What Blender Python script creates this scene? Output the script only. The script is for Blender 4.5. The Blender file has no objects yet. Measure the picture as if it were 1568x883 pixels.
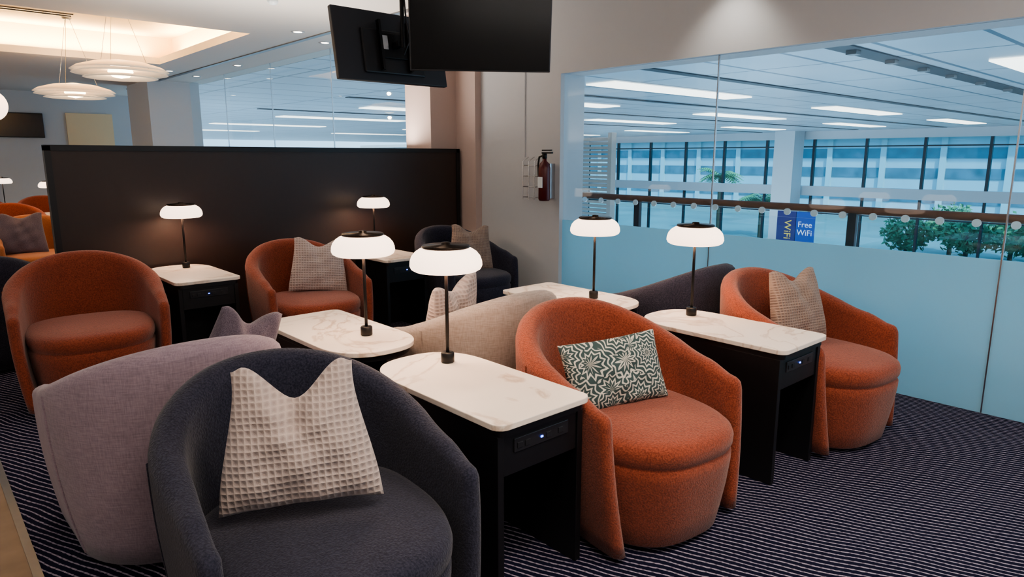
import bpy, bmesh, math, random
from mathutils import Vector, Matrix
random.seed(7)
S = bpy.context.scene
COL = S.collection
PI = math.pi

# ---------------------------------------------------------------- materials
def newmat(name):
    m = bpy.data.materials.new(name); m.use_nodes = True
    nt = m.node_tree
    b = nt.nodes['Principled BSDF']
    return m, nt, b
def N(nt, t, **kw):
    n = nt.nodes.new(t)
    for k, v in kw.items(): setattr(n, k, v)
    return n
def L(nt, a, b): nt.links.new(a, b)
def math_n(nt, op, a, b=None, c=None):
    n = nt.nodes.new('ShaderNodeMath'); n.operation = op
    for i, v in enumerate((a, b, c)):
        if v is None: continue
        if isinstance(v, (int, float)): n.inputs[i].default_value = v
        else: nt.links.new(v, n.inputs[i])
    return n.outputs[0]
def mixc(nt, f, c1, c2):
    n = nt.nodes.new('ShaderNodeMix'); n.data_type = 'RGBA'
    if isinstance(f, (int, float)): n.inputs[0].default_value = f
    else: nt.links.new(f, n.inputs[0])
    for idx, c in ((6, c1), (7, c2)):
        if isinstance(c, tuple): n.inputs[idx].default_value = (*c[:3], 1)
        else: nt.links.new(c, n.inputs[idx])
    return n.outputs[2]
def simple(name, col, rough=0.6, metal=0.0, noise=0.06, scale=30, bump=0.0, glow=0.0):
    m, nt, b = newmat(name)
    tc = N(nt, 'ShaderNodeTexCoord')
    nz = N(nt, 'ShaderNodeTexNoise'); nz.inputs['Scale'].default_value = scale
    L(nt, tc.outputs['Object'], nz.inputs['Vector'])
    c2 = tuple(max(0, c * (1 - noise * 2)) for c in col)
    L(nt, mixc(nt, nz.outputs['Fac'], col, c2), b.inputs['Base Color'])
    b.inputs['Roughness'].default_value = rough
    b.inputs['Metallic'].default_value = metal
    if glow:
        b.inputs['Emission Color'].default_value = (*col, 1); b.inputs['Emission Strength'].default_value = glow
    if bump:
        bp = N(nt, 'ShaderNodeBump'); bp.inputs['Strength'].default_value = bump
        bp.inputs['Distance'].default_value = 0.003
        L(nt, nz.outputs['Fac'], bp.inputs['Height']); L(nt, bp.outputs[0], b.inputs['Normal'])
    return m
def emis(name, col, st):
    m, nt, b = newmat(name)
    b.inputs['Base Color'].default_value = (*col, 1)
    b.inputs['Emission Color'].default_value = (*col, 1)
    b.inputs['Emission Strength'].default_value = st
    return m
def fabric(name, c1, c2, scale=220, bump=0.5, sheen=0.25, weave=False):
    m, nt, b = newmat(name)
    tc = N(nt, 'ShaderNodeTexCoord')
    nz = N(nt, 'ShaderNodeTexNoise'); nz.inputs['Scale'].default_value = scale; nz.inputs['Detail'].default_value = 3
    if weave:
        mp = N(nt, 'ShaderNodeMapping'); mp.inputs['Scale'].default_value = (1, 1, .12)
        L(nt, tc.outputs['Object'], mp.inputs[0]); L(nt, mp.outputs[0], nz.inputs['Vector'])
        mp2 = N(nt, 'ShaderNodeMapping'); mp2.inputs['Scale'].default_value = (.12, .12, 1)
        nz2 = N(nt, 'ShaderNodeTexNoise'); nz2.inputs['Scale'].default_value = scale
        L(nt, tc.outputs['Object'], mp2.inputs[0]); L(nt, mp2.outputs[0], nz2.inputs['Vector'])
        h = math_n(nt, 'MULTIPLY', math_n(nt, 'ADD', nz.outputs['Fac'], nz2.outputs['Fac']), .5)
    else:
        L(nt, tc.outputs['Object'], nz.inputs['Vector'])
        h = nz.outputs['Fac']
    n2 = N(nt, 'ShaderNodeTexNoise'); n2.inputs['Scale'].default_value = 6
    L(nt, tc.outputs['Object'], n2.inputs['Vector'])
    r = N(nt, 'ShaderNodeMapRange'); r.inputs[1].default_value = .35; r.inputs[2].default_value = .65
    L(nt, h, r.inputs[0])
    f = math_n(nt, 'ADD', math_n(nt, 'MULTIPLY', r.outputs[0], .7), math_n(nt, 'MULTIPLY', n2.outputs['Fac'], .3))
    L(nt, mixc(nt, f, c1, c2), b.inputs['Base Color'])
    b.inputs['Roughness'].default_value = 0.95
    b.inputs['Sheen Weight'].default_value = sheen
    b.inputs['Sheen Roughness'].default_value = 0.5
    b.inputs['Specular IOR Level'].default_value = 0.15
    bp = N(nt, 'ShaderNodeBump'); bp.inputs['Strength'].default_value = bump; bp.inputs['Distance'].default_value = 0.004
    L(nt, h, bp.inputs['Height']); L(nt, bp.outputs[0], b.inputs['Normal'])
    return m

M = {}
M['rust'] = fabric('rust_boucle', (.33, .086, .048), (.145, .035, .021), scale=150, bump=.9)
M['navy'] = fabric('navy_boucle', (.044, .045, .070), (.013, .014, .026), scale=150, bump=.9, sheen=.15)
M['lilac'] = fabric('lilac_linen', (.36, .28, .33), (.20, .155, .195), weave=True, bump=.4)
M['oat'] = fabric('oatmeal_linen', (.39, .33, .30), (.23, .19, .17), weave=True, bump=.4)
M['tan'] = fabric('tan_boucle', (.46, .19, .085), (.28, .10, .05))
M['pil_dark'] = fabric('plum_pillow', (.19, .155, .19), (.09, .075, .10))
M['black'] = simple('black_laminate', (.008, .008, .010), .42, noise=.1)
M['blackmetal'] = simple('black_metal', (.008, .008, .009), .4, .3)
M['bronze'] = simple('dark_bronze', (.03, .02, .015), .35, .8)
M['partition'] = simple('dark_espresso_panel', (.034, .019, .015), .42, noise=.1)
M['wall'] = simple('white_paint', (.58, .60, .63), .8, noise=.01)
M['wall_warmlit'] = simple('warm_lit_paint', (.56, .44, .40), .8, noise=.01)  # warm lamplight on the column is put into this colour
M['ceil'] = simple('ceiling_paint', (.76, .73, .69), .9, noise=.01)
M['cove'] = simple('cove_paint', (.85, .66, .42), .9, noise=.01)
M['grey'] = simple('grey_metal', (.25, .26, .27), .4, .6)
M['chrome'] = simple('brushed_steel', (.6, .6, .62), .25, 1)
M['red'] = simple('extinguisher_red', (.10, .012, .012), .3)
M['woodrail'] = simple('rail_wood', (.26, .12, .075), .5, noise=.25, scale=12)
M['woodfloor'] = simple('aisle_wood', (.36, .25, .17), .5, noise=.25, scale=8)
M['screen'] = simple('tv_screen', (.004, .004, .005), .18, noise=.02)
M['plastic'] = simple('black_plastic', (.016, .016, .019), .45)
M['tvback'] = simple('tv_back_plastic', (.030, .032, .040), .5)
M['led'] = emis('blue_led', (.05, .12, 1), 8)
M['socket'] = simple('socket_dark', (.02, .02, .024), .35)
M['shade'] = emis('opal_glass_shade', (1, .76, .60), 2.3)
M['downl'] = emis('downlight_lens', (1, .86, .68), 8)
M['strip'] = emis('skylight_panel', (1, .92, .80), 2.0)
M['pendant'] = simple('pendant_weave', (.95, .80, .62), .8, noise=.12, scale=40, glow=.28)
M['pendglow'] = emis('pendant_bulb', (1, .78, .50), 8)
M['frame'] = simple('facade_frame', (.03, .04, .05), .5)
M['conc'] = simple('pale_concrete', (.55, .60, .63), .8, noise=.04)
M['slab'] = simple('balcony_stone', (.72, .62, .52), .5, noise=.04)
M['slat'] = simple('taupe_slats', (.38, .34, .31), .6)
M['leaf'] = simple('foliage', (.26, .44, .18), .6, noise=.35, scale=3)
M['lawn'] = simple('tarmac_and_lawn', (.34, .38, .36), .8, noise=.3, scale=.2)
M['trunk'] = simple('bark', (.12, .08, .05), .9)
M['signblue'] = simple('banner_blue', (.03, .10, .45), .5)
M['signdark'] = simple('banner_navy', (.05, .04, .20), .5)
M['white'] = emis('print_white', (.8, .85, .9), .3)
M['yellow'] = emis('print_yellow', (.8, .6, .1), .3)
M['disc'] = simple('glass_clamp', (.80, .88, .92), .3)
M['atfloor'] = simple('atrium_floor', (.50, .54, .57), .35, noise=.05)
M['bldg'] = simple('building_render', (.58, .64, .70), .8, noise=.1, scale=.4)
M['bldgwin'] = simple('building_windows', (.22, .33, .42), .3, noise=.4, scale=.9)

def marble():
    m, nt, b = newmat('marble_top')
    n1 = N(nt, 'ShaderNodeTexNoise'); n1.inputs['Scale'].default_value = 2.0; n1.inputs['Detail'].default_value = 8; n1.inputs['Distortion'].default_value = 1.4
    geo = N(nt, 'ShaderNodeNewGeometry')
    L(nt, geo.outputs['Position'], n1.inputs['Vector'])
    cr = N(nt, 'ShaderNodeValToRGB'); e = cr.color_ramp.elements
    e[0].position = .470; e[0].color = (0, 0, 0, 1); e[1].position = .50; e[1].color = (1, 1, 1, 1)
    x = e.new(.530); x.color = (0, 0, 0, 1)
    L(nt, n1.outputs['Fac'], cr.inputs[0])
    n2 = N(nt, 'ShaderNodeTexNoise'); n2.inputs['Scale'].default_value = 4
    L(nt, geo.outputs['Position'], n2.inputs['Vector'])
    f = math_n(nt, 'MULTIPLY', cr.outputs[0], math_n(nt, 'MULTIPLY', n2.outputs['Fac'], 1.1))
    base = mixc(nt, n2.outputs['Fac'], (.88, .79, .70), (.76, .67, .59))
    L(nt, mixc(nt, f, base, (.42, .27, .17)), b.inputs['Base Color'])
    b.inputs['Roughness'].default_value = .38
    return m
M['marble'] = marble()

def carpet():
    m, nt, b = newmat('striped_carpet')
    geo = N(nt, 'ShaderNodeNewGeometry')
    mp = N(nt, 'ShaderNodeMapping'); mp.inputs['Rotation'].default_value = (0, 0, math.radians(-23))
    L(nt, geo.outputs['Position'], mp.inputs[0])
    sx = N(nt, 'ShaderNodeSeparateXYZ'); L(nt, mp.outputs[0], sx.inputs[0])
    nz = N(nt, 'ShaderNodeTexNoise'); nz.inputs['Scale'].default_value = 60
    L(nt, geo.outputs['Position'], nz.inputs['Vector'])
    nw = N(nt, 'ShaderNodeTexNoise'); nw.inputs['Scale'].default_value = 1.8
    L(nt, geo.outputs['Position'], nw.inputs['Vector'])
    p = math_n(nt, 'ADD', math_n(nt, 'MULTIPLY', sx.outputs[0], 1 / .027), math_n(nt, 'ADD', math_n(nt, 'MULTIPLY', nz.outputs['Fac'], .22), math_n(nt, 'MULTIPLY', nw.outputs['Fac'], 3.0)))
    row = math_n(nt, 'FLOOR', p)
    fr = math_n(nt, 'FRACT', p)
    stripe = math_n(nt, 'LESS_THAN', fr, .25)
    q = math_n(nt, 'ADD', math_n(nt, 'MULTIPLY', sx.outputs[1], 1 / .035), math_n(nt, 'MULTIPLY', row, .37))
    dash = math_n(nt, 'LESS_THAN', math_n(nt, 'FRACT', q), .75)
    f = math_n(nt, 'MULTIPLY', stripe, math_n(nt, 'ADD', math_n(nt, 'MULTIPLY', dash, .45), .55))
    L(nt, mixc(nt, f, (.008, .009, .026), (.29, .26, .33)), b.inputs['Base Color'])
    b.inputs['Roughness'].default_value = .95
    b.inputs['Specular IOR Level'].default_value = .1
    bp = N(nt, 'ShaderNodeBump'); bp.inputs['Strength'].default_value = .4; bp.inputs['Distance'].default_value = .003
    L(nt, f, bp.inputs['Height']); L(nt, bp.outputs[0], b.inputs['Normal'])
    return m
M['carpet'] = carpet()

def waffle(name, c1, c2, cell=.024):
    m, nt, b = newmat(name)
    tc = N(nt, 'ShaderNodeTexCoord'); sx = N(nt, 'ShaderNodeSeparateXYZ'); L(nt, tc.outputs['Object'], sx.inputs[0])
    wn = N(nt, 'ShaderNodeTexNoise'); wn.inputs['Scale'].default_value = 9
    L(nt, tc.outputs['Object'], wn.inputs['Vector'])
    wob = math_n(nt, 'MULTIPLY', wn.outputs['Fac'], .012)
    def tri(o):
        return math_n(nt, 'ABSOLUTE', math_n(nt, 'SINE', math_n(nt, 'MULTIPLY', math_n(nt, 'ADD', o, wob), PI / cell)))
    h = math_n(nt, 'MULTIPLY', tri(sx.outputs[0]), tri(sx.outputs[2]))
    nz = N(nt, 'ShaderNodeTexNoise'); nz.inputs['Scale'].default_value = 300
    L(nt, tc.outputs['Object'], nz.inputs['Vector'])
    hh = math_n(nt, 'ADD', math_n(nt, 'MULTIPLY', h, .8), math_n(nt, 'MULTIPLY', nz.outputs['Fac'], .35))
    L(nt, mixc(nt, hh, c1, c2), b.inputs['Base Color'])
    b.inputs['Roughness'].default_value = .95
    b.inputs['Sheen Weight'].default_value = .2
    bp = N(nt, 'ShaderNodeBump'); bp.inputs['Strength'].default_value = .7; bp.inputs['Distance'].default_value = .006; bp.invert = True
    L(nt, math_n(nt, 'ADD', h, math_n(nt, 'MULTIPLY', nz.outputs['Fac'], .25)), bp.inputs['Height'])
    L(nt, bp.outputs[0], b.inputs['Normal'])
    return m
M['waffle'] = waffle('waffle_cotton', (.54, .45, .42), (.34, .275, .26), .019)
M['waffle_brown'] = waffle('waffle_cotton_taupe', (.38, .285, .235), (.23, .165, .14), .015)

def floral():
    m, nt, b = newmat('floral_print')
    tc = N(nt, 'ShaderNodeTexCoord')
    wn = N(nt, 'ShaderNodeTexNoise'); wn.inputs['Scale'].default_value = 12
    L(nt, tc.outputs['Object'], wn.inputs['Vector'])
    v = N(nt, 'ShaderNodeTexVoronoi'); v.inputs['Scale'].default_value = 7.0; v.inputs['Randomness'].default_value = .8
    L(nt, tc.outputs['Object'], v.inputs['Vector'])
    sub = N(nt, 'ShaderNodeVectorMath', operation='SUBTRACT')
    L(nt, tc.outputs['Object'], sub.inputs[0]); L(nt, v.outputs['Position'], sub.inputs[1])
    sx = N(nt, 'ShaderNodeSeparateXYZ'); L(nt, sub.outputs[0], sx.inputs[0])
    ang = math_n(nt, 'ARCTAN2', sx.outputs[0], sx.outputs[2])
    pet = math_n(nt, 'MULTIPLY', math_n(nt, 'ABSOLUTE', math_n(nt, 'SINE', math_n(nt, 'ADD', math_n(nt, 'MULTIPLY', ang, 6), math_n(nt, 'MULTIPLY', wn.outputs['Fac'], 1.5)))), .5)
    d = math_n(nt, 'ADD', v.outputs['Distance'], math_n(nt, 'MULTIPLY', wn.outputs['Fac'], .10))
    ring = math_n(nt, 'SINE', math_n(nt, 'MULTIPLY', math_n(nt, 'ADD', d, math_n(nt, 'MULTIPLY', pet, .18)), 46))
    f = math_n(nt, 'GREATER_THAN', math_n(nt, 'ADD', ring, math_n(nt, 'MULTIPLY', pet, 1.1)), .05)
    L(nt, mixc(nt, f, (.54, .52, .46), (.040, .070, .072)), b.inputs['Base Color'])
    b.inputs['Roughness'].default_value = .9
    return m
M['floral'] = floral()

def glassmat(name, tint=(1, 1, 1), k=1.0):
    m = bpy.data.materials.new(name); m.use_nodes = True; nt = m.node_tree
    nt.nodes.clear()
    o = N(nt, 'ShaderNodeOutputMaterial'); t = N(nt, 'ShaderNodeBsdfTransparent'); g = N(nt, 'ShaderNodeBsdfGlossy')
    t.inputs[0].default_value = (*tint, 1); g.inputs['Roughness'].default_value = .02
    geo = N(nt, 'ShaderNodeNewGeometry')
    mx = N(nt, 'ShaderNodeMixShader'); lw = N(nt, 'ShaderNodeFresnel')
    ior = math_n(nt, 'ADD', 1.35, math_n(nt, 'MULTIPLY', geo.outputs['Backfacing'], 1 / 1.35 - 1.35))
    L(nt, ior, lw.inputs[0])
    L(nt, math_n(nt, 'MULTIPLY', lw.outputs[0], k), mx.inputs[0])
    L(nt, t.outputs[0], mx.inputs[1]); L(nt, g.outputs[0], mx.inputs[2]); L(nt, mx.outputs[0], o.inputs[0])
    return m
M['glass'] = glassmat('clear_glass', (.94, .98, 1.0), 1.0)
M['glassblue'] = glassmat('tinted_glass', (.60, .90, 1.0), .6)
def frosted():
    m = bpy.data.materials.new('frosted_film'); m.use_nodes = True; nt = m.node_tree
    nt.nodes.clear()
    o = N(nt, 'ShaderNodeOutputMaterial'); t = N(nt, 'ShaderNodeBsdfTranslucent'); d = N(nt, 'ShaderNodeBsdfDiffuse')
    t.inputs[0].default_value = (.50, .84, .92, 1); d.inputs[0].default_value = (.66, .70, .66, 1)
    mx = N(nt, 'ShaderNodeMixShader'); mx.inputs[0].default_value = .30
    L(nt, t.outputs[0], mx.inputs[1]); L(nt, d.outputs[0], mx.inputs[2])
    L(nt, mx.outputs[0], o.inputs[0])
    return m
M['frost'] = frosted()
def panelceil():
    m, nt, b = newmat('metal_ceiling_panels')
    geo = N(nt, 'ShaderNodeNewGeometry'); sx = N(nt, 'ShaderNodeSeparateXYZ'); L(nt, geo.outputs['Position'], sx.inputs[0])
    fa = math_n(nt, 'LESS_THAN', math_n(nt, 'FRACT', math_n(nt, 'MULTIPLY', sx.outputs[0], 1 / 2.8)), .02)
    fb = math_n(nt, 'LESS_THAN', math_n(nt, 'FRACT', math_n(nt, 'MULTIPLY', sx.outputs[1], 1 / 1.24)), .06)
    f = math_n(nt, 'MAXIMUM', fa, fb)
    nz = N(nt, 'ShaderNodeTexNoise'); nz.inputs['Scale'].default_value = .6; L(nt, geo.outputs['Position'], nz.inputs['Vector'])
    c = mixc(nt, nz.outputs['Fac'], (.36, .44, .50), (.52, .58, .63))
    L(nt, mixc(nt, f, c, (.10, .15, .20)), b.inputs['Base Color'])
    b.inputs['Roughness'].default_value = .35; b.inputs['Metallic'].default_value = .2
    return m
M['panelceil'] = panelceil()

# ---------------------------------------------------------------- mesh helpers
def link(o, parent=None):
    COL.objects.link(o)
    if parent: o.parent = parent
    return o
def empty(name, loc=(0, 0, 0), rz=0, parent=None):
    e = bpy.data.objects.new(name, None); e.empty_display_size = .1
    e.location = loc; e.rotation_euler = (0, 0, rz); COL.objects.link(e)
    if parent: e.parent = parent
    return e
def mesh(name, vs, fs, mat, parent=None, smooth=False, loc=None):
    me = bpy.data.meshes.new(name); me.from_pydata([tuple(v) for v in vs], [], fs); me.update()
    bm = bmesh.new(); bm.from_mesh(me); bmesh.ops.recalc_face_normals(bm, faces=bm.faces); bm.to_mesh(me); bm.free()
    if smooth:
        for p in me.polygons: p.use_smooth = True
    o = bpy.data.objects.new(name, me)
    me.materials.append(mat)
    if loc: o.location = loc
    return link(o, parent)
def bevel(o, w, seg=2):
    b = o.modifiers.new('bevel', 'BEVEL'); b.width = w; b.segments = seg; b.limit_method = 'ANGLE'
    return o
def boxdata(lo, hi):
    x0, y0, z0 = lo; x1, y1, z1 = hi
    v = [(x0, y0, z0), (x1, y0, z0), (x1, y1, z0), (x0, y1, z0), (x0, y0, z1), (x1, y0, z1), (x1, y1, z1), (x0, y1, z1)]
    f = [(0, 3, 2, 1), (4, 5, 6, 7), (0, 1, 5, 4), (1, 2, 6, 5), (2, 3, 7, 6), (3, 0, 4, 7)]
    return v, f
def box(name, lo, hi, mat, parent=None, bev=0):
    v, f = boxdata(lo, hi)
    o = mesh(name, v, f, mat, parent)
    if bev: bevel(o, bev)
    return o
def boxes(name, lst, mat, parent=None):
    V = []; F = []
    for lo, hi in lst:
        v, f = boxdata(lo, hi); k = len(V); V += v; F += [tuple(i + k for i in q) for q in f]
    return mesh(name, V, F, mat, parent)
def lathe(name, prof, mat, parent=None, seg=32, loc=(0, 0, 0), axis='z', smooth=True):
    V = []; F = []
    for r, z in prof:
        for i in range(seg):
            a = 2 * PI * i / seg
            V.append((r * math.cos(a), r * math.sin(a), z))
    n = len(prof)
    for j in range(n - 1):
        for i in range(seg):
            F.append((j * seg + i, j * seg + (i + 1) % seg, (j + 1) * seg + (i + 1) % seg, (j + 1) * seg + i))
    if prof[0][0] > 1e-6 and prof[0] != prof[-1]: F.append(tuple(range(seg - 1, -1, -1)))
    if prof[-1][0] > 1e-6 and prof[0] != prof[-1]: F.append(tuple((n - 1) * seg + i for i in range(seg)))
    if axis == 'x': V = [(z, x, y) for x, y, z in V]
    if axis == 'y': V = [(x, z, y) for x, y, z in V]
    V = [(x + loc[0], y + loc[1], z + loc[2]) for x, y, z in V]
    return mesh(name, V, F, mat, parent, smooth)
def cyl(name, r, z0, z1, mat, parent=None, loc=(0, 0, 0), seg=24, axis='z'):
    b = min(r, abs(z1 - z0)) * .15
    return lathe(name, [(r - b, z0), (r, z0 + b), (r, z1 - b), (r - b, z1)], mat, parent, seg, loc, axis)
def tube(name, pts, r, mat, parent=None):
    cu = bpy.data.curves.new(name, 'CURVE'); cu.dimensions = '3D'; cu.bevel_depth = r; cu.bevel_resolution = 3
    sp = cu.splines.new('POLY'); sp.points.add(len(pts) - 1)
    for p, q in zip(sp.points, pts): p.co = (*q, 1)
    cu.materials.append(mat)
    o = bpy.data.objects.new(name, cu); return link(o, parent)

# ---------------------------------------------------------------- armchair
def smooth01(x): x = max(0, min(1, x)); return x * x * (3 - 2 * x)
def armchair(name, loc, rz, mat, k=1.0):
    e = empty(name, (loc[0], loc[1], 0), rz); e.scale = (k, k, 1 + (k - 1) * .5)
    RX, RY = .345, .345; ARM = .325; QL = .545; TOT = QL + ARM
    def path(s):
        sg = 1 if s >= 0 else -1; s = abs(s)
        if s < QL:
            a = s / QL * PI / 2
            x = RX * math.sin(a) ** .92; y = RY * math.cos(a) ** .92 if math.cos(a) > 0 else 0
        else:
            d = (s - QL); x = RX - .008 * (d / ARM) ** 2; y = -d
        return Vector((sg * x, y))
    def top(s):
        t = abs(s) / TOT
        h = .630 + .22 * (0.5 + 0.5 * math.cos(PI * min(t / .86, 1))) ** .85
        return h - .045 * smooth01((t - .82) / .18)
    st = []
    n = 48
    for i in range(n + 1):
        st.append(((-1 + 2 * i / n) * TOT, 1.0, 0.0))
    caps = [(math.radians(a)) for a in (30, 55, 75, 88)]
    R = .032
    pre = [(-TOT, math.cos(a), R * math.sin(a)) for a in reversed(caps)]
    post = [(TOT, math.cos(a), R * math.sin(a)) for a in caps]
    st = pre + st + post
    V = []; ring = 0
    for s, sc, ext in st:
        p = path(s); ds = 1e-3
        s1 = max(-TOT, s - ds); s2 = min(TOT, s + ds)
        tg = (path(s2) - path(s1)).normalized()
        nrm = Vector((-tg.y, tg.x))
        if nrm.dot(p) < 0: nrm = -nrm
        H = top(s) - (.05 * (1 - sc))
        th = .050 - .020 * smooth01((abs(s) / TOT - .50) / .5)
        back = smooth01(1 - abs(s) / (QL * 1.2))
        front = smooth01((abs(s) / TOT - .6) / .4)
        def off(z):
            zz = z / .84
            return -.050 + .035 * front + (.085 - .035 * front) * zz ** .8 + .02 * back * zz + .02 * math.sin(PI * min(1, zz * 1.1))
        pts = []
        zt = H - th
        for q_ in range(9):
            z = .03 + (zt - .03) * q_ / 8
            pts.append((off(z) + th * sc, z))
        for q_ in range(1, 6):
            a = PI * q_ / 6
            pts.append((off(zt) + th * sc * math.cos(a), zt + th * math.sin(a)))
        for q_ in range(9):
            z = zt - (zt - .03) * q_ / 8
            pts.append((off(z) - th * sc, z))
        ring = len(pts)
        for o_, z in pts:
            fwd = front * .05 * (1 - min(1, z / .58)) - front * .01
            q = p + tg * ((ext + fwd) if s > 0 else -(ext + fwd))
            w = q + nrm * o_
            V.append((w.x, w.y, z))
    F = []
    m = len(st)
    for i in range(m - 1):
        for q_ in range(ring):
            k2 = (q_ + 1) % ring
            F.append((i * ring + q_, i * ring + k2, (i + 1) * ring + k2, (i + 1) * ring + q_))
    F.append(tuple(range(ring))); F.append(tuple((m - 1) * ring + q_ for q_ in range(ring)))
    mesh('backrest_shell', V, F, mat, e, True)
    def plan(a, sc):
        c, s_ = math.cos(a), math.sin(a)
        ex = 2 / 2.9
        x = .335 * abs(c) ** ex * (1 if c > 0 else -1)
        y = .30 * abs(s_) ** ex if s_ > 0 else -.425 * abs(s_) ** (2 / 2.3)
        return x * sc, -.075 + y * sc
    prof = [(.02, .84), (.035, .885), (.12, .925), (.22, .965), (.31, .99), (.345, .993), (.356, .975), (.362, .968), (.368, .978), (.385, 1.0), (.415, 1.005), (.438, .985), (.452, .94), (.46, .86), (.468, .65), (.472, .35)]
    V = []; F = []; seg = 72
    for z, sc in prof:
        for i in range(seg):
            a = 2 * PI * i / seg
            x, y = plan(a, sc); V.append((x, y, z))
    for j in range(len(prof) - 1):
        for i in range(seg):
            F.append((j * seg + i, j * seg + (i + 1) % seg, (j + 1) * seg + (i + 1) % seg, (j + 1) * seg + i))
    F.append(tuple(range(seg)))
    c = len(V); V.append((0, -.075, .474))
    j = len(prof) - 1
    for i in range(seg): F.append((j * seg + i, j * seg + (i + 1) % seg, c))
    mesh('seat_cushion', V, F, mat, e, True)
    for n_, sgn in enumerate((-1, 1)):
        s = sgn * QL * .86
        p = path(s); tg = (path(s + 1e-3) - path(s - 1e-3)).normalized(); nrm = Vector((-tg.y, tg.x))
        if nrm.dot(p) < 0: nrm = -nrm
        zt = top(s) - .045
        back = smooth01(1 - abs(s) / (QL * 1.2)); front = smooth01((abs(s) / TOT - .6) / .4)
        th = .050 - .020 * smooth01((abs(s) / TOT - .50) / .5)
        pts = []
        for i in range(9):
            z = .04 + (zt - .04) * i / 8; zz = z / .84
            o_ = -.050 + .035 * front + (.085 - .035 * front) * zz ** .8 + .02 * back * zz + .02 * math.sin(PI * min(1, zz * 1.1)) + th
            w = p + nrm * o_; pts.append((w.x, w.y, z))
        tube('seam_%d' % (n_ + 1), pts, .0045, mat, e)
    cyl('swivel_base', .24, 0, .03, M['blackmetal'], e, (0, -.05, 0), 40)
    return e

# ---------------------------------------------------------------- throw pillow
def pillow(name, loc, rot, w, h, T, mat, dent=.0):
    n = 36
    V = []; idx = {}
    F = []
    dd = dent / .1
    def pos(u, v, side):
        cx = 1 - .06 * (1 - v * v); cy = 1 - .06 * (1 - u * u)
        x = u * w / 2 * cx; z = v * h / 2 * cy
        up = smooth01((v + .3) / 1.3)
        g = 1 - smooth01(abs(u) / .80)
        z -= dent * g * up
        z -= .016 * dd * smooth01((abs(u) - .8) / .2) * smooth01(v)
        x *= 1 - .28 * dd * smooth01((v + .8) / 1.8)
        t = T / 2 * max(0, (1 - u * u) * (1 - v * v)) ** .42
        t *= 1 - .5 * dd * math.exp(-(u / .16) ** 2) * up
        wr = (.005 * math.sin(u * 9 + v * 4) + .004 * math.sin(u * 5 - v * 11)) * (1 - u * u)
        return (x, side * t + wr, z)
    for side in (1, -1):
        for i in range(n + 1):
            for j in range(n + 1):
                u = -1 + 2 * i / n; v = -1 + 2 * j / n
                edge = i in (0, n) or j in (0, n)
                if edge and side == -1: idx[(side, i, j)] = idx[(1, i, j)]; continue
                idx[(side, i, j)] = len(V); V.append(pos(math.sin(u * PI / 2), math.sin(v * PI / 2), side))
        for i in range(n):
            for j in range(n):
                F.append((idx[(side, i, j)], idx[(side, i + 1, j)], idx[(side, i + 1, j + 1)], idx[(side, i, j + 1)]))
    o = mesh(name, V, F, mat, None, True)
    o.location = loc; o.rotation_euler = rot
    return o

# ---------------------------------------------------------------- side table (flat end at -y, round end +y)
def d_outline(w, Ln, rc, inset=0):
    hw = w / 2 - inset; y0 = -Ln / 2 + inset; y1 = Ln / 2 - inset
    rd = .27
    pts = []
    for k in range(7):
        a = PI + PI / 2 * k / 6
        pts.append((-hw + rc + rc * math.cos(a), y0 + rc + rc * math.sin(a)))
    for k in range(7):
        a = -PI / 2 + PI / 2 * k / 6
        pts.append((hw - rc + rc * math.cos(a), y0 + rc + rc * math.sin(a)))
    ex = 2 / 2.5
    for k in range(33):
        a = PI * k / 32
        c, s = math.cos(a), math.sin(a)
        pts.append((hw * abs(c) ** ex * (1 if c > 0 else -1), y1 - rd + rd * abs(s) ** ex))
    return pts
def prism(name, pts, z0, z1, mat, parent, bev=0):
    n = len(pts)
    V = [(x, y, z0) for x, y in pts] + [(x, y, z1) for x, y in pts]
    F = [tuple(range(n - 1, -1, -1)), tuple(range(n, 2 * n))] + [(i, (i + 1) % n, n + (i + 1) % n, n + i) for i in range(n)]
    o = mesh(name, V, F, mat, parent)
    if bev: bevel(o, bev)
    return o
TZ = .655
def side_table(loc, rz, Ln=.87, w=.45):
    e = empty('marble_side_table', (loc[0], loc[1], 0), rz)
    prism('marble_top', d_outline(w, Ln, .045), TZ - .022, TZ, M['marble'], e, .003)
    prism('top_support', d_outline(w, Ln, .03, .018), TZ - .05, TZ - .0225, M['black'], e)
    y0 = -Ln / 2 + .03; hw = w / 2 - .02
    box('leg_1', (-hw, y0, 0), (-hw + .028, y0 + .52, TZ - .05), M['black'], e, .002)
    box('leg_2', (hw - .028, y0, 0), (hw, y0 + .52, TZ - .05), M['black'], e, .002)
    box('power_box', (-hw + .028, y0 + .006, TZ - .20), (hw - .028, y0 + .30, TZ - .05), M['black'], e, .002)
    box('rear_panel', (-hw + .028, y0 + .40, .0), (hw - .028, y0 + .42, TZ - .05), M['black'], e)
    box('outlet_plate', (-.13, y0 + .001, TZ - .125), (.13, y0 + .008, TZ - .075), M['socket'], e, .002)
    for i, x in enumerate((-.105, -.07, .03, .09)):
        box('outlet_%d' % (i + 1), (x - .012, y0 - .002, TZ - .112), (x + .012, y0 + .004, TZ - .092), M['plastic'], e, .001)
    box('power_led', (-.008, y0 - .002, TZ - .104), (.002, y0 + .004, TZ - .098), M['led'], e)
    return e
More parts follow.
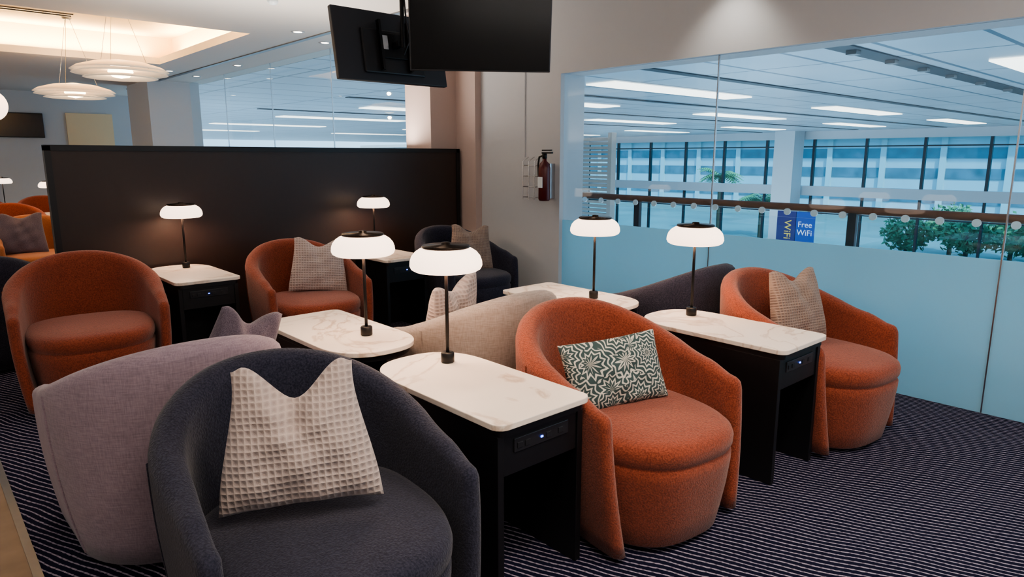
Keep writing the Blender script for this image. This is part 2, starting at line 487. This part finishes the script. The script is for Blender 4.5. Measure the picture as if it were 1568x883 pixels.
def table_lamp(x, y, z=TZ, light=True):
    e = empty('table_lamp', (x, y, z))
    cyl('lamp_foot', .028, 0, .045, M['blackmetal'], e)
    cyl('lamp_stem', .0075, .04, .47, M['blackmetal'], e, seg=16)
    prof = [(.108, .388), (.128, .390), (.142, .398), (.1485, .412), (.147, .430), (.140, .450), (.126, .467), (.108, .479), (.090, .484), (.086, .480), (.104, .472), (.124, .455), (.138, .428), (.138, .410), (.124, .398), (.108, .392), (.108, .388)]
    lathe('opal_shade', prof, M['shade'], e, 48)
    lathe('shade_cap', [(.006, .476), (.088, .478), (.100, .487), (.096, .494), (.02, .497), (.018, .506), (.0, .507)], M['bronze'], e, 40)
    if light:
        ld = bpy.data.lights.new('lamp_bulb', 'POINT'); ld.energy = 8; ld.color = (1, .70, .49); ld.shadow_soft_size = .03
        lo = bpy.data.objects.new('lamp_bulb', ld); lo.location = (.0, .035, .425); link(lo, e)
    return e

# ================================================================ ROOM
CZ = 2.95
A0, B0, B1 = -3.2, -3.2, 19.0
GA = 4.65; GH = 2.24
box('floor', (.22, B0, -.12), (GA + .02, B1, 0), M['carpet'])
box('floor_aisle', (A0, B0, -.12), (.2195, B1, 0), M['woodfloor'])
box('trim_floor', (.205, B0, 0), (.235, B1, .004), M['grey'])
ta0, ta1, tb0, tb1 = .2, 3.43, 8.5, 12.2
boxes('ceiling', [((A0, B0, CZ), (GA + .3, tb0, CZ + .1)), ((A0, tb1, CZ), (GA + .3, B1, CZ + .1)),
                  ((A0, tb0, CZ), (ta0, tb1, CZ + .1)), ((ta1, tb0, CZ), (GA + .3, tb1, CZ + .1))], M['ceil'])
boxes('ceiling_tray', [((ta0 - .3, tb0 - .3, CZ + .45), (ta1 + .3, tb1 + .3, CZ + .5)),
                       ((ta0 - .35, tb0 - .3, CZ + .1), (ta0 - .3, tb1 + .3, CZ + .5)),
                       ((ta1 + .3, tb0 - .3, CZ + .1), (ta1 + .35, tb1 + .3, CZ + .5)),
                       ((ta0 - .3, tb0 - .35, CZ + .1), (ta1 + .3, tb0 - .3, CZ + .5)),
                       ((ta0 - .3, tb1 + .3, CZ + .1), (ta1 + .3, tb1 + .35, CZ + .5))], M['cove'])
boxes('trim_tray_vent', [((ta0, tb1 - .95, CZ + .435), (ta1 - 1.3, tb1 - .90, CZ + .45)), ((ta0, tb1 - .80, CZ + .435), (ta1 - 1.3, tb1 - .75, CZ + .45))], M['black'])
box('trim_ceiling_track', (4.05, 5, CZ - .012), (4.12, 17, CZ), M['grey'])
box('wall_left', (A0 - .1, B0, 0), (A0, B1, CZ), M['wall'])
box('wall_rear', (A0, B0 - .1, 0), (GA, B0, CZ), M['wall'])
box('wall_far', (A0, B1, 0), (GA + .3, B1 + .1, CZ), M['wall'])
box('wall_far_lit_patch', (3.2, B1 - .06, 0), (4.15, B1, 2.5), M['cove'])  # warm colour stands in for yellow light on this wall area
box('wall_right_bulkhead', (GA - .02, B0, GH), (GA + .28, 4.48, CZ), M['wall'])
box('wall_right_pier', (GA - .02, 4.48, 0), (GA + .3, 6.9, CZ), M['wall'])
boxes('wall_column', [((4.22, 5.94, 0), (GA - .02, 6.4, CZ)), ((4.55, 5.62, 0), (GA - .02, 5.94, CZ))], M['wall_warmlit'])
box('wall_column_far', (3.9, 14.8, 0), (GA + .2, 16.3, CZ), M['wall'])
def glasspane(name, b0, b1, z1):
    e = empty(name, (GA + .03, 0, 0))
    box('pane', (-.005, b0, .0), (.005, b1, z1), M['glass'], e)
    box('frosted_film', (-.0095, b0, .0), (-.006, b1, .92), M['frost'], e)
    return e
edges = [B0, -1.0, 1.0, 2.9, 4.48]
for i in range(4): glasspane('window_%d' % (i + 1), edges[i] + .004, edges[i + 1] - .004, GH)
e2 = [6.9, 8.9, 10.9, 12.9, 14.8]
for i in range(4): glasspane('window_%d' % (i + 5), e2[i] + .004, e2[i + 1] - .004, CZ)
glasspane('window_9', 16.3, 19, CZ)
boxes('trim_glass_joints', [((GA + .022, b - .004, 0), (GA + .038, b + .004, GH)) for b in (-1.0, 1.0, 2.9)] +
      [((GA + .022, b - .004, 0), (GA + .038, b + .004, CZ)) for b in (8.9, 10.9, 12.9)], M['chrome'])
# ================================================================ black partition
e = empty('black_partition_screen', (0, 5.86, 0))
box('panel', (.86, 0, .0), (4.50, .05, 1.56), M['partition'], e)
boxes('frame', [((.83, -.012, 0), (.87, .062, 1.58)), ((4.48, -.012, 0), (4.52, .062, 1.58)), ((.83, -.012, 1.545), (4.52, .062, 1.585))], M['black'], e)

# ================================================================ furniture
rd = math.radians
T7 = rd(-7)
for x, y, r, c, k in [(.84, 1.86, rd(-4), 'navy', 1.0), (2.225, 1.79, T7, 'rust', 1.0), (3.70, 1.68, rd(-6), 'rust', 1),
                   (2.30, 4.95, rd(-4), 'rust', 1), (.85, 5.03, T7, 'rust', 1.05), (3.90, 5.03, 0, 'navy', 1),
                   (.73, 2.90, PI, 'lilac', 1.03), (2.25, 2.80, PI, 'oat', 1), (3.74, 2.64, PI, 'navy', 1),
                   (.33, 6.15, PI, 'navy', 1), (1.15, 9.2, 0, 'tan', 1), (1.22, 11.9, 0, 'rust', 1), (1.9, 13.9, 0, 'rust', 1), (1.0, 13.6, 0, 'rust', 1)]:
    armchair('tub_armchair', (x, y), r, M[c], k)
for x, y, r, ln in [(1.565, 1.985, 0, .87), (1.57, 3.02, PI, .92), (3.07, 1.79, 0, .87), (3.07, 2.84, PI, .87), (1.58, 5.36, 0, .87), (3.20, 5.30, 0, .87),
                (1.90, 12.4, 0, .87), (1.45, 14.9, 0, .87), (2.1, 9.6, 0, .87)]:
    side_table((x, y), r, ln)
for x, y in [(1.645, 2.23), (1.62, 2.85), (3.15, 2.04), (3.1, 2.70), (1.63, 5.60), (3.28, 5.55)]:
    table_lamp(x, y)
table_lamp(1.78, 12.4, light=False); table_lamp(1.45, 14.9, light=False); table_lamp(2.1, 9.8, light=False)

pillow('throw_pillow', (.785, 1.80, .715), (rd(-12), rd(-2), rd(-28)), .46, .42, .17, M['waffle'], .095)
pillow('throw_pillow', (3.74, 1.74, .68), (rd(-14), rd(-1), rd(-15)), .42, .41, .15, M['waffle_brown'], .06)
pillow('throw_pillow', (2.42, 4.96, .67), (rd(-14), rd(5), rd(-20)), .45, .43, .15, M['waffle'], .06)
pillow('throw_pillow', (3.98, 5.00, .67), (rd(-14), rd(4), rd(-20)), .44, .43, .15, M['waffle_brown'], .06)
pillow('throw_pillow', (2.11, 2.82, .68), (rd(14), rd(-8), rd(15)), .44, .43, .15, M['waffle'], .06)
pillow('throw_pillow', (1.01, 2.84, .70), (rd(14), rd(16), rd(10)), .34, .38, .15, M['pil_dark'], .06)
pillow('throw_pillow', (1.0, 9.12, .68), (rd(-14), 0, rd(-10)), .46, .46, .15, M['pil_dark'], .05)
pillow('lumbar_pillow', (2.20, 1.79, .60), (rd(-22), rd(-3), rd(-18)), .48, .30, .14, M['floral'], .0)

# ================================================================ televisions
def tv(name, loc, rz, tilt, pole_off, hh=.28):
    e = empty(name, loc, rz)
    g = empty('tilt_head', (0, 0, 0), 0, e); g.rotation_euler = (tilt, 0, 0)
    box('housing', (-.47, -.012, -hh), (.47, .03, hh), M['tvback'], g, .006)
    box('screen', (-.46, -.0145, -hh + .01), (.46, -.0125, hh - .01), M['screen'], g)
    box('rear_box', (-.26, .03, -.2), (.26, .05, .12), M['plastic'], g, .01)
    box('mount_plate', (-.10, .055, -.09), (.10, .07, .09), M['blackmetal'], g, .003)
    box('bracket_label', (.06, .0705, -.03), (.13, .074, .07), M['chrome'], g)
    boxes('mount_arms', [((-.13, .05, -.18), (-.11, .085, .18)), ((.11, .05, -.18), (.13, .085, .18)), ((-.02, .07, -.02), (.02, .14, .02))], M['blackmetal'], g)
    tube('ceiling_pole', [(pole_off, .14, 0), (pole_off, .14, CZ - loc[2])], .016, M['blackmetal'], e)
    cyl('ceiling_plate', .07, CZ - loc[2] - .02, CZ - loc[2], M['blackmetal'], e, (pole_off, .14, 0))
    tube('cable', [(pole_off - .02, .12, -.05), (pole_off - .07, .13, .06), (pole_off - .03, .15, .16), (pole_off, .165, .4)], .006, M['plastic'], e)
    return e
tv('ceiling_television', (3.02, 3.66, 2.34), rd(-35), rd(8), 0)
tv('ceiling_television', (2.90, 4.58, 2.29), rd(180), rd(10), -.02, .255)

# ================================================================ fire extinguisher
e = empty('fire_extinguisher', (GA - .14, 4.56, 1.10))
lathe('cylinder', [(.0, 0), (.045, 0), (.055, .015), (.055, .30), (.045, .34), (.02, .365), (.018, .39), (0, .39)], M['red'], e, 32)
cyl('valve', .022, .385, .43, M['blackmetal'], e)
box('handle', (-.012, -.10, .43), (.012, .03, .445), M['blackmetal'], e, .003)
box('lever', (-.010, -.09, .455), (.010, .03, .467), M['blackmetal'], e, .003)
tube('hose', [(0, .03, .41), (0, .07, .40), (0, .085, .33), (0, .07, .12)], .009, M['plastic'], e)
box('label', (-.057, -.03, .12), (-.0545, .03, .22), M['disc'], e)
box('bracket', (.052, -.02, .02), (.12, .02, .34), M['chrome'], e)
e = empty('wire_leaflet_rack', (GA - .025, 4.82, 1.10))
for i in range(4):
    tube('hoop_%d' % (i + 1), [(.005, -.09, .10 * i + .02), (-.07, -.08, .10 * i + .02), (-.07, .08, .10 * i + .02), (.005, .09, .10 * i + .02)], .004, M['chrome'], e)
for i, y in enumerate((-.08, 0, .08)):
    tube('wire_%d' % (i + 1), [(-.07, y, 0), (-.07, y, .36), (.005, y, .40)], .004, M['chrome'], e)
tube('wall_conduit', [(GA - .025, 4.95, 1.5), (GA - .025, 4.95, CZ)], .008, M['wall'])

# ================================================================ pendants
def pendant(x, y, z, k=1.1):
    e = empty('disc_pendant_lamp', (x, y, z))
    sc = lambda pr: [(r * k, h * k) for r, h in pr]
    lathe('upper_disc', sc([(.05, .11), (.25, .085), (.40, .04), (.46, .0), (.40, .025), (.25, .065), (.05, .09)]), M['pendant'], e, 48)
    lathe('middle_disc', sc([(.05, .03), (.25, .022), (.42, -.012), (.45, -.03), (.42, -.022), (.25, .008), (.05, .015)]), M['pendant'], e, 48)
    lathe('lower_disc', sc([(.05, -.02), (.20, -.035), (.33, -.062), (.35, -.07), (.32, -.075), (.20, -.05), (.05, -.04)]), M['pendant'], e, 48)
    lathe('bulb', sc([(0, .07), (.08, .06), (.11, .02), (.12, -.01), (.08, -.06), (0, -.075)]), M['pendglow'], e, 32)
    for i in range(3):
        a = 2 * PI * i / 3
        tube('wire_%d' % (i + 1), [(.3 * math.cos(a), .3 * math.sin(a), .05), (.03 * math.cos(a), .03 * math.sin(a), CZ + .44 - z)], .003, M['grey'], e)
    cyl('canopy', .06, CZ + .42 - z, CZ + .45 - z, M['grey'], e)
    for zz, en in ((.28, 10), (-.16, 5)):
        ld = bpy.data.lights.new('pendant_glow', 'POINT'); ld.energy = en; ld.color = (1, .75, .48); ld.shadow_soft_size = .03
        lo = bpy.data.objects.new('pendant_glow', ld); lo.location = (0, 0, zz); link(lo, e)
pendant(2.13, 9.1, 2.47)
pendant(2.10, 11.56, 2.40)
e = empty('globe_pendant_lamp', (.95, 10.0, 2.08))
lathe('globe', [(.18 * math.sin(PI * i / 16), -.18 * math.cos(PI * i / 16)) for i in range(17)], M['shade'], e, 32)
tube('cord', [(0, 0, .17), (0, 0, CZ + .45 - 2.08)], .004, M['blackmetal'], e)

e = empty('wall_television', (2.3, B1 - .08, 2.2))
box('housing', (-.45, 0, -.27), (.45, .08, .27), M['plastic'], e, .01)
box('screen', (-.43, -.004, -.25), (.43, -.001, .25), M['screen'], e)

# downlights
def downlight(x, y, power=0, size=.12, color=(1, .82, .64), cone=None):
    e = empty('recessed_downlight', (x, y, CZ))
    lathe('rim', [(.05, -.004), (.075, -.008), (.08, 0), (.05, 0)], M['wall'], e, 24)
    cyl('lens', .05, -.004, -.001, M['downl'], e)
    if power:
        ld = bpy.data.lights.new('spot', 'SPOT'); ld.energy = power; ld.color = color
        ld.spot_size = rd(cone or 110); ld.spot_blend = .8; ld.shadow_soft_size = size
        lo = bpy.data.objects.new('spot', ld); lo.location = (0, 0, -.02); link(lo, e)
for x, y, p in [(1.2, .6, 92), (2.6, .6, 92), (1.9, 3.0, 66), (3.4, 3.2, 30), (1.5, 4.6, 38), (3.3, 4.9, 14),
                (1, 7.5, 60), (3.8, 8, 80), (3.8, 13, 90), (1.0, 15.5, 140), (3, 17, 110)]:
    downlight(x, y, p)
downlight(4.36, 2.75, 26, .03, (1, .93, .82), 95)
for y in (8.5, 11.5, 13.5): downlight(4.4, y, 16, .03, (1, .9, .75), 95)
def area(name, loc, rot, sx, sy, en, col):
    ld = bpy.data.lights.new(name, 'AREA'); ld.shape = 'RECTANGLE'; ld.size = sx; ld.size_y = sy; ld.energy = en; ld.color = col
    o = bpy.data.objects.new(name, ld); o.location = loc; o.rotation_euler = rot; return link(o)
area('ceiling_panel_light', (.6, .0, CZ - .01), (0, 0, 0), 1.6, 1.2, 44, (1, .86, .72))
area('ceiling_panel_light', (3.2, -.6, CZ - .01), (0, 0, 0), 1.6, 1.2, 40, (1, .88, .76))
area('partition_fill', (2.6, 6.3, 1.62), (PI, 0, 0), 3.0, .08, 50, (1, .90, .80))  # added fill strip aimed up, brightens the ceiling on the left
area('wall_fill', (-2.9, 3.0, 1.8), (PI, 0, 0), .1, 6.0, 48, (1, .92, .84))  # unseen fill lights added along the walls to lift the ceiling
area('wall_fill', (1.0, -2.9, 1.8), (PI, 0, 0), 5.0, .1, 48, (1, .92, .84))
area('wall_fill', (-2.9, 13.0, 1.8), (PI, 0, 0), .1, 8.0, 120, (1, .90, .80))
# cove lights
area('cove_light', (ta1 + .15, (tb0 + tb1) / 2, CZ + .12), (PI, 0, 0), .1, 3.4, 80, (1, .74, .43))
area('cove_light', ((ta0 + ta1) / 2, tb1 + .15, CZ + .12), (PI, 0, 0), 3.0, .1, 80, (1, .74, .43))
area('cove_light', ((ta0 + ta1) / 2, tb0 - .15, CZ + .12), (PI, 0, 0), 3.0, .1, 65, (1, .74, .43))
def smoke(x, y):
    e = empty('smoke_detector', (x, y, CZ))
    lathe('body', [(.05, 0), (.05, -.015), (.03, -.035), (0, -.04)], M['disc'], e, 24)
smoke(1.9, 6.6); smoke(2.9, 6.6); smoke(4.2, 4.0)

# ================================================================ ATRIUM
FA = 40.0
box('atrium_ceiling', (GA + .31, -6, CZ), (FA + .4, 60, CZ + .1), M['panelceil'])
ss = [((12.6, 2.45, CZ - .03), (17.5, 3.2, CZ - .005))]
for b in (8.9, 13.0, 18.0, 24.0, 31.0, 39.0):
    for a in (9.5, 19.5, 29.5):
        ss.append(((a + 1.2, b, CZ - .03), (a + 6.4, b + .75, CZ - .005)))
boxes('skylight_panels', ss, M['strip'])
boxes('ceiling_service_slots', [((8.6, b, CZ - .02), (39, b + w_, CZ - .003)) for b, w_ in ((4.0, .34), (7.2, .2), (11.3, .2), (15.5, .2), (21.0, .2))], M['frame'])
boxes('track_spotlights', [((a, 4.1, CZ - .07), (a + .16, 4.24, CZ - .02)) for a in (10, 11.4, 12.8, 14.2, 16, 18)], M['grey'])
box('atrium_floor', (5.3, -6, -4.2), (FA + 1, 60, -4.0), M['atfloor'])
box('balcony_slab', (GA + .02, -6, -.30), (5.32, 19, -.02), M['slab'])
e = empty('atrium_facade', (FA, 0, 0))
boxes('spandrels', [((0, -6, -.72), (.4, 60, -.16)), ((0, -6, -4.0), (.4, 60, -3.5)), ((0, -6, 2.5), (.4, 60, CZ))], M['conc'], e)
mb = [9.6 + 2.9 * k for k in range(-5, 17)]
boxes('mullions', [((.0, b - .065, -.16), (.2, b + .065, 2.5)) for b in mb] + [((.0, b - .05, -3.5), (.2, b + .05, -.72)) for b in mb] +
      [((0.02, -6, 2.05), (.15, 60, 2.12)), ((0.02, -6, -1.75), (.15, 60, -1.68))], M['frame'], e)
box('glazing_upper', (.1, -6, -.16), (.12, 60, 2.5), M['glassblue'], e)
box('glazing_lower', (.1, -6, -3.5), (.12, 60, -.72), M['glassblue'], e)
for b in (19.4, 36, -1): box('atrium_pillar', (FA - 1.4, b - .6, -4), (FA - .2, b + .6, CZ), M['conc'])
for i, (a, b) in enumerate([(12, 6), (12, 20), (25, 12), (25, 28), (34, 20), (12, 36)]):
    area('concourse_fill', (a, b, -3.9), (PI, 0, 0), 6, 6, 350, (.60, .82, 1.0))  # unseen fill added from below for atrium ceiling and frosted film
# handrail
e = empty('balcony_handrail', (5.18, 0, 0))
tube('rail', [(0, -4, 1.12), (0, 8, 1.12)], .030, M['woodrail'], e)
box('balustrade_glass', (-.006, -4, -.02), (.006, 8, 1.04), M['glass'], e)
boxes('posts', [((-.02, 2.04 + 1.95 * k - .03, -.02), (.02, 2.04 + 1.95 * k + .03, 1.10)) for k in range(-3, 4)], M['frame'], e)
V = []; F = []
for k in range(-18, 38):
    y = .21 * k; seg = 16; c = len(V)
    for xx in (-.045, -.03):
        for i in range(seg): V.append((xx, y + .026 * math.cos(2 * PI * i / seg), 1.085 + .026 * math.sin(2 * PI * i / seg)))
    F.append(tuple(c + i for i in range(seg))); F.append(tuple(c + seg + i for i in range(seg)))
    for i in range(seg): F.append((c + i, c + (i + 1) % seg, c + seg + (i + 1) % seg, c + seg + i))
mesh('glass_clamps', V, F, M['disc'], e)
e = empty('slatted_screen', (9, 0, 0))
boxes('slats', [((0, 7.55, -.4 + .07 * k), (.06, 9.6, -.4 + .07 * k + .045)) for k in range(32)], M['slat'], e)
boxes('posts', [((-.02, b, -4), (.1, b + .08, 1.9)) for b in (7.5, 8.4, 9.6)], M['slat'], e)
e = empty('wifi_banner_sign', (20, 8.95, 0))
box('panel_blue', (0, 0, -1.17), (.05, .55, -.10), M['signblue'], e)
box('panel_navy', (0, .57, -1.17), (.05, 1.15, -.10), M['signdark'], e)
boxes('stand', [((.06, .1, -4), (.12, .16, -.2)), ((.06, 1.0, -4), (.12, 1.06, -.2))], M['grey'], e)
def text(s, loc, size, mat, parent, rot):
    c = bpy.data.curves.new('lettering', 'FONT'); c.body = s; c.size = size; c.align_x = 'CENTER'; c.extrude = .002
    c.materials.append(mat)
    o = bpy.data.objects.new('lettering', c); o.location = loc; o.rotation_euler = rot; link(o, parent)
text('Free\nWiFi', (-.01, .275, -.55), .24, M['white'], e, (PI / 2, 0, -PI / 2))
text('WiFi', (-.01, .90, -.65), .30, M['yellow'], e, (PI / 2, rd(90), -PI / 2))
# exterior
box('exterior_ground', (41.5, -60, -4.6), (140, 140, -4.2), M['lawn'])
e = empty('terminal_building', (70, 0, 0))
box('body', (0, -60, -4.5), (12, 120, 3.2), M['bldg'], e)
boxes('window_bands', [((-.1, -60, z), (0, 120, z + .9)) for z in (-2.6, -.4, 1.4)], M['bldgwin'], e)
boxes('piers', [((-.3, -60 + 5 * k, -4.5), (0, -59.5 + 5 * k, 3.2)) for k in range(36)], M['conc'], e)
box('roof', (-1.5, -60, 3.2), (14, 120, 3.7), M['conc'], e)
def shrub(name, x, y, z, r, h, n=900):
    e = empty(name, (x, y, 0))
    V = []; F = []
    for i in range(n):
        a = random.uniform(0, 2 * PI); el = math.asin(random.uniform(-1, 1)); rr = r * random.uniform(.6, 1) * (1 + .25 * math.sin(3 * a) * math.cos(4 * el))
        p = Vector((rr * math.cos(a) * math.cos(el), rr * math.sin(a) * math.cos(el), z + h * rr / r * math.sin(el)))
        d = Vector((random.uniform(-1, 1), random.uniform(-1, 1), random.uniform(-.5, 1))).normalized(); s = r * .14
        q = d.orthogonal().normalized()
        c = len(V)
        V += [p - d * s, p + q * s * .5, p + d * s, p - q * s * .5]; F.append((c, c + 1, c + 2, c + 3))
    mesh('leaves', V, F, M['leaf'], e)
    tube('trunk', [(0, 0, -4.3), (0, 0, z)], .12, M['trunk'], e)
def palm(x, y, z, r):
    e = empty('palm_tree', (x, y, 0))
    V = []; F = []
    for k in range(22):
        a = 2 * PI * k / 22 + random.uniform(-.15, .15); up = random.uniform(.2, 1.2)
        for j in range(14):
            t = (j + .5) / 14
            p = Vector((math.cos(a) * r * t, math.sin(a) * r * t, z + r * (up * t - 1.0 * t * t)))
            side = Vector((-math.sin(a), math.cos(a), -.4)); side2 = Vector((math.sin(a), -math.cos(a), -.4)); fw = Vector((math.cos(a), math.sin(a), 0)) * r * .09
            w = r * .32 * math.sin(PI * min(1, t + .12))
            for sd in (side, side2):
                c = len(V); V += [p - fw * .5, p + fw * .5, p + sd * w + fw]; F.append((c, c + 1, c + 2))
    mesh('fronds', V, F, M['leaf'], e)
    tube('trunk', [(0, 0, -4.3), (0, 0, z)], .13, M['trunk'], e)
palm(46, 27.9, .1, 1.9); palm(46, 24.5, -1.6, 2.0)
for i in range(9):
    shrub('garden_shrub', 43.5 + (i % 2) * 2.6, 2 + i * 1.5, -2.6 + random.uniform(-.2, .3), 1.3, 1.1)

# ================================================================ light & world
w = bpy.data.worlds.new('sky'); S.world = w; w.use_nodes = True; nt = w.node_tree
bg = nt.nodes['Background']
bg.inputs[0].default_value = (.50, .77, 1.0, 1); bg.inputs[1].default_value = 1.9
sun = bpy.data.lights.new('sun', 'SUN'); sun.energy = 3.5; sun.angle = rd(3); sun.color = (1, .95, .88)
so = bpy.data.objects.new('sun', sun); so.rotation_euler = (rd(40), rd(-35), 0); link(so)

cam = bpy.data.cameras.new('camera'); cam.lens = 24; cam.sensor_width = 36; cam.clip_end = 500
co = bpy.data.objects.new('camera', cam); co.location = (0, 0, 1.5)
co.rotation_euler = (rd(90 - 10.89), 0, rd(-42)); link(co)
S.camera = co
S.view_settings.view_transform = 'AgX'
S.view_settings.look = 'AgX - Medium High Contrast'
S.view_settings.exposure = 0.2
